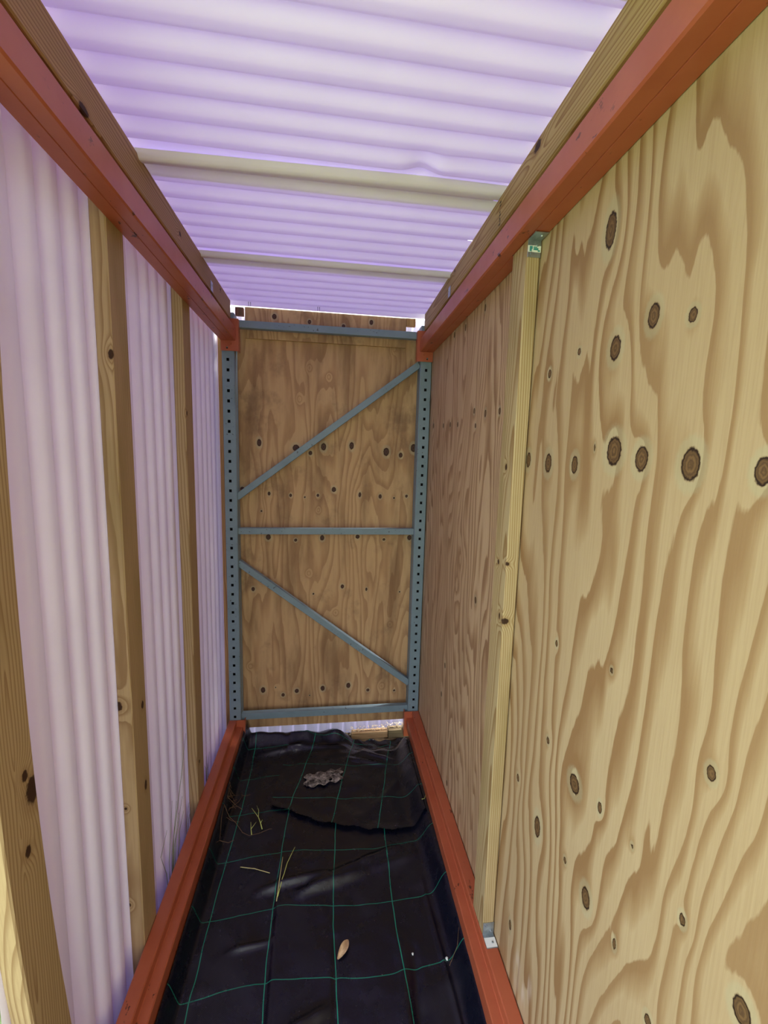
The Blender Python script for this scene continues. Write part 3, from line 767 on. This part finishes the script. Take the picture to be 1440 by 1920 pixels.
# dried mud patch stuck on the offcut
k = NT('dried_mud'); k.base(k.ramp(k.noise(k.coord(), 38.0, 7.0, 0.75), [(0.36, srgb(40, 38, 38)), (0.48, srgb(104, 96, 90)), (0.62, srgb(176, 166, 156))]), 0.85, spec=0.2); k.bump(k.noise(k.coord(), 90.0, 4.0), 0.8, 0.004)
n = 26; vs = []; fs = []
for i in range(n + 1):
    for j in range(n + 1):
        u_, v_ = i / n, j / n
        x = -0.105 + 0.185 * u_; y = -0.345 + 0.085 * v_ + 0.03 * u_ - 0.016
        x += 0.008 * math.sin(v_ * 13); y += 0.008 * math.sin(u_ * 21)
        e = min(1, min(u_, 1 - u_, v_, 1 - v_) * 8)
        vs.append((x, y, floor_z(x, y, True) + 0.002 + e * (0.002 + 0.003 * abs(float(vnoise(np.array([u_ * 9.0]), np.array([v_ * 5.0]), 5)[0])))))
for i in range(n):
    for j in range(n):
        if float(vnoise(np.array([i * 0.3]), np.array([j * 0.5]), 8)[0]) > (-0.72 if i > 14 else -1.1):
            a = i * (n + 1) + j; fs.append((a, a + n + 1, a + n + 2, a + 1))
o = mesh_obj('mud_patch', vs, fs, k.m, smooth=True); tag(o, 'pale crumpled patch of dried mud on the far black offcut', 'mud')

# smaller muddy smears
# sill planks behind the cloth
msp = lumber_mat('sill_pine', pith=(0.02, 0.03), pitch=0.005, seed=3.9, pale=srgb(188, 156, 116), dark=srgb(150, 116, 80))
msd = lumber_mat('sill_dark_pine', pith=(0.02, 0.03), pitch=0.004, seed=1.9, pale=srgb(128, 112, 84), dark=srgb(92, 78, 56))
def sill(name, x0, x1, y0, y1, z0, z1, mat, label):
    o = box(name, y0 - (y0+y1)/2, y1 - (y0+y1)/2, z0 - (z0+z1)/2, z1 - (z0+z1)/2, 0.0, x1 - x0, mat, None, 0.002)
    o.rotation_euler = Matrix(((0, 0, 1), (1, 0, 0), (0, 1, 0))).to_euler()
    o.location = (x0, (y0+y1)/2, (z0+z1)/2)
    return tag(o, label, 'plank')
sill('sill_plank', 0.150, 0.372, 0.074, 0.112, -0.250, -0.196, msp, 'light brown sill plank lying under the end plywood')
sill('sill_plank', 0.374, 0.50, 0.066, 0.112, -0.250, -0.186, msd, 'short dark weathered plank lying beside the light sill plank')

# wood shavings on the sill
k = NT('wood_shavings'); k.base(srgb(232, 212, 178), 0.8)
bm = bmesh.new()
for i in range(150):
    x = rng.uniform(0.10, 0.475); zb_ = (-0.195 if x > 0.15 else -0.215) + (0.012 if x > 0.374 else 0)
    p = Vector((x, rng.uniform(0.080, 0.125), zb_ + rng.uniform(0.0, 0.010)))
    q = p + Vector((rng.uniform(-.014, .014), rng.uniform(-.006, .006), rng.uniform(-.003, .008)))
    add_tube(bm, [p, (p + q) / 2 + Vector((0, 0, 0.004)), q], 0.0016, 0.0009, 4)
o = bm_obj('wood_shavings', bm, k.m); o['kind'] = 'stuff'; tag(o, 'pale wood shavings and straw strewn along the sill plank', 'shavings')

# ------------------------------------------------------------------ leaf, straw, sprouts, pebbles, roots
k = NT('dry_leaf'); k.base(k.ramp(k.noise(k.coord(), 60.0, 4.0), [(0.3, srgb(168, 132, 96)), (0.7, srgb(214, 184, 146))]), 0.7)
bm = bmesh.new(); L = 0.062; rows = []
for i in range(13):
    t = i / 12; w = 0.012 * math.sin(math.pi * min(1, t * 0.96 + 0.03)) ** 0.8 + 0.0004
    row = []
    for j in range(-3, 4):
        s = j / 3
        row.append(bm.verts.new((s * w, t * L, 0.004 + 0.010 * abs(s) ** 1.5 * (w / 0.012) + 0.006 * math.sin(t * 3.0))))
    rows.append(row)
for i in range(12):
    for j in range(6): bm.faces.new((rows[i][j], rows[i][j+1], rows[i+1][j+1], rows[i+1][j]))
lf = bm_obj('dry_leaf', bm, k.m, None, (0.041, -1.083, floor_z(0.041, -1.08) + 0.002), smooth=True)
lf.rotation_euler = (0.05, 0.35, -0.62)
tag(lf, 'curled tan dry leaf lying on the black ground cloth', 'leaf')
kv = NT('leaf_vein'); kv.base(srgb(150, 112, 78), 0.7)
bm = bmesh.new(); add_tube(bm, [(0, 0, 0.004), (0, L * .5, 0.0105), (0, L, 0.006)], 0.0007, 0.0004, 5)
bm_obj('midrib', bm, kv.m, lf)

STRAW = plain_mat('dry_straw', srgb(200, 190, 134), 0.6)
SPROUT = plain_mat('pale_green_sprout', srgb(196, 206, 112), 0.55)
GRASS = plain_mat('grey_green_grass', srgb(122, 132, 96), 0.7)
ROOT = plain_mat('brown_root', srgb(112, 84, 56), 0.8)
def rod(name, pts, r0, r1, mat, label, cat, group=None, parent=None):
    if name == 'straw':                                  # lie on the folds of the cloth
        Q = []
        for a, b in zip(pts[:-1], pts[1:]):
            for i in range(6): Q.append(Vector(a).lerp(Vector(b), i / 6))
        Q.append(Vector(pts[-1]))
        pts = [Vector((p.x, p.y, max(p.z, floor_z(p.x, p.y) + 0.003))) for p in Q]
    o0 = Vector(pts[0])
    bm = bmesh.new(); add_tube(bm, [Vector(p) - o0 for p in pts], r0, r1, 6)
    o = bm_obj(name, bm, mat, parent, o0, smooth=True)
    return tag(o, label, cat, group) if label else o
fz = floor_z
rod('straw', [(-0.338, -0.726, fz(-0.338, -0.726) + .004), (-0.28, -0.742, fz(-.28, -.742) + .006), (-0.218, -0.766, fz(-.218, -.766) + .004)], 0.0017, 0.0013, STRAW, 'pale straw lying on its own on the left of the cloth', 'straw', 'loose straws on the cloth')
rod('straw', [(-0.173, -0.715, fz(-.173, -.715) + .012), (-0.174, -0.80, fz(-.174, -.80) + .014), (-0.178, -0.882, fz(-.178, -.882) + .006)], 0.0012, 0.0018, STRAW, 'upright-lying pale straw crossing a green one on the cloth', 'straw', 'loose straws on the cloth')
rod('straw', [(-0.127, -0.681, fz(-.127, -.681) + .020), (-0.152, -0.75, fz(-.152, -.75) + .018), (-0.176, -0.87, fz(-.176, -.87) + .010)], 0.0010, 0.0018, SPROUT, 'yellow-green straw slanting over the pale one on the cloth', 'straw', 'loose straws on the cloth')
def sprout(x, y, pts, side_pts, label):
    z = fz(x, y) + 0.006
    t = thing('sprout', label, 'sprout', (x, y, z), 0, 'pale sprouts on the cloth')
    bm = bmesh.new(); add_tube(bm, [Vector(p) for p in pts], 0.0021, 0.0011, 6); bm_obj('stem', bm, SPROUT, t, smooth=True)
    for sp in side_pts:
        bm = bmesh.new(); add_tube(bm, [Vector(p) for p in sp], 0.0012, 0.0006, 6); bm_obj('shoot', bm, SPROUT, t, smooth=True)
sprout(-0.278, -0.563, [(0, 0, 0), (-0.012, 0.03, 0.006), (-0.024, 0.052, 0.012), (-0.06, 0.095, 0.02)], [[(-0.024, 0.052, 0.012), (-0.028, 0.085, 0.016), (-0.040, 0.108, 0.020)], [(-0.010, 0.026, 0.006), (-0.004, 0.036, 0.012)]], 'longer pale forked sprout on the dark left of the cloth')
sprout(-0.319, -0.584, [(0, 0, 0), (-0.006, 0.02, 0.008), (-0.012, 0.05, 0.014)], [[(-0.006, 0.02, 0.008), (0.012, 0.046, 0.016)]], 'shorter pale forked sprout beside the longer one')
rod('twig', [(0.439, -0.561, fz(.439, -.561, True) + .006), (0.455, -0.548, -0.105), (0.462, -0.535, -0.098)], 0.0013, 0.0008, SPROUT, 'thin yellowish twig by the lower right beam, at the offcut corner', 'twig')
rod('twig', [(0.405, -1.139, fz(.405, -1.139) + .004), (0.436, -1.118, fz(.436, -1.118) + .006), (0.450, -1.085, fz(.45, -1.085) + .006)], 0.0008, 0.0005, ROOT, 'thin brown twig near the white pebble by the lower right beam', 'twig')
for x, y, r, lab in ((0.402, -1.119, 0.0042, 'white pebble by the fold near the lower right beam'), (0.292, -1.092, 0.0032, 'smaller white chip on the cloth between leaf and pebble')):
    bm = bmesh.new(); bmesh.ops.create_icosphere(bm, subdivisions=2, radius=r)
    for v in bm.verts: v.co = Vector((v.co.x * (1 + .2 * math.sin(v.co.y * 900)), v.co.y * 1.4, v.co.z * 0.8))
    o = bm_obj('pebble', bm, WHITE, None, (x, y, fz(x, y) + r * 0.7), smooth=True); tag(o, lab, 'pebble', 'white bits on the cloth')

# roots creeping out from under the lower left beam
def zpts(l, h=0.006): return [(x, y, fz(x, y) + h) for x, y in l]
rt = thing('root_tangle', 'tangle of thin brown roots creeping over the cloth by the lower left beam', 'roots', (-0.455, -0.50, FZ))
o0 = Vector((-0.455, -0.50, FZ))
for l in ([(-0.455, -0.485), (-0.434, -0.489), (-0.398, -0.521), (-0.36, -0.569), (-0.329, -0.587), (-0.287, -0.583), (-0.247, -0.567), (-0.235, -0.568)],
          [(-0.455, -0.484), (-0.452, -0.549), (-0.442, -0.621), (-0.448, -0.651)], [(-0.442, -0.622), (-0.41, -0.613), (-0.389, -0.603)],
          [(-0.455, -0.372), (-0.452, -0.443)], [(-0.452, -0.43), (-0.44, -0.38), (-0.417, -0.357)], [(-0.45, -0.43), (-0.42, -0.42), (-0.383, -0.45)], [(-0.44, -0.46), (-0.41, -0.40), (-0.40, -0.36)]):
    bm = bmesh.new(); add_tube(bm, [Vector(p) - o0 for p in zpts(l)], 0.0013, 0.0007, 5); bm_obj('root', bm, ROOT, rt, smooth=True)
for i in range(10):
    x = -0.45 + rng.uniform(0, .05); y = -0.42 + rng.uniform(-.09, .07)
    l = [(x, y)]
    for s in range(3): l.append((max(-0.458, l[-1][0] + rng.uniform(-.02, .025)), l[-1][1] + rng.uniform(-.025, .025)))
    bm = bmesh.new(); add_tube(bm, [Vector(p) - o0 for p in zpts(l, 0.008 + rng.random() * .012)], 0.0009, 0.0005, 5); bm_obj('root', bm, ROOT, rt, smooth=True)

# grass growing between beam and white wall
def tuft(loc, blades, label):
    t = thing('grass_tuft', label, 'grass', loc, 0, 'grass tufts behind the lower left beam')
    for pts in blades:
        bm = bmesh.new()
        P_ = [Vector(p) - Vector(loc) for p in pts]
        # smooth the blade
        Q = []
        for i in range(len(P_) - 1):
            for s in range(4): Q.append(P_[i].lerp(P_[i+1], s / 4))
        Q.append(P_[-1])
        add_tube(bm, Q, 0.0017, 0.0005, 4); bm_obj('blade', bm, GRASS, t)
X0 = -0.557
tuft((X0, -0.84, -0.20), [[(X0, -0.84, -0.20), (X0, -0.80, 0.05), (X0, -0.70, 0.22), (X0, -0.636, 0.352)], [(X0, -0.84, -0.20), (X0, -0.82, 0.0), (X0, -0.76, 0.164)], [(X0, -0.86, -0.20), (X0, -0.875, -0.02), (X0 + .004, -0.926, 0.10), (X0, -0.856, 0.135)], [(X0, -0.83, -0.20), (X0, -0.80, 0.0), (X0, -0.745, 0.10)], [(X0, -0.85, -0.20), (X0, -0.85, 0.0), (X0, -0.80, 0.20)], [(X0, -0.82, -0.20), (X0, -0.78, 0.02), (X0, -0.70, 0.13)], [(X0, -0.80, -0.20), (X0, -0.74, 0.02), (X0, -0.69, 0.06)]], 'taller tuft of grey-green grass between the white wall and the lower left beam')
tuft((X0, -0.66, -0.20), [[(X0, -0.676, -0.20), (X0, -0.64, -0.03), (X0, -0.585, 0.01)], [(X0, -0.68, -0.20), (X0, -0.66, -0.02), (X0, -0.63, 0.04)]], 'short grass blades in front of the farthest stud, behind the lower left beam')
tuft((X0, -0.38, -0.20), [[(X0, -0.384, -0.20), (X0, -0.38, -0.02), (X0, -0.378, 0.055)], [(X0, -0.39, -0.20), (X0, -0.39, 0.0), (X0, -0.41, 0.03)], [(X0, -0.37, -0.20), (X0, -0.36, -0.02), (X0, -0.33, 0.04)], [(X0, -0.36, -0.20), (X0, -0.36, -0.04), (X0, -0.37, 0.01)]], 'low tuft of grass behind the lower left beam, past the farthest stud')

# lawn blades seen past the nearest stud
bm = bmesh.new()
for i in range(1500):
    x = rng.uniform(-1.9, -0.66); y = rng.uniform(-1.75, -0.9)
    h = rng.uniform(0.03, 0.10); a = rng.uniform(0, 6.28); l = rng.uniform(0.01, 0.05)
    b0 = Vector((x, y, -0.245)); w = Vector((math.cos(a + 1.57), math.sin(a + 1.57), 0)) * 0.003
    m_ = b0 + Vector((math.cos(a) * l * .4, math.sin(a) * l * .4, h * .65)); tp = b0 + Vector((math.cos(a) * l, math.sin(a) * l, h))
    v = [bm.verts.new(p) for p in (b0 - w, b0 + w, m_ + w * .7, m_ - w * .7, tp)]
    bm.faces.new(v[:4]); bm.faces.new((v[3], v[2], v[4]))
kk = NT('green_lawn_blades'); kk.base(kk.ramp(kk.noise(kk.coord(), 30.0, 2.0), [(0.3, srgb(96, 140, 62)), (0.7, srgb(170, 204, 128))]), 0.6)
o = bm_obj('lawn_blades', bm, kk.m); o['kind'] = 'stuff'; tag(o, 'bright green grass outside, past the nearest timber stud', 'grass')
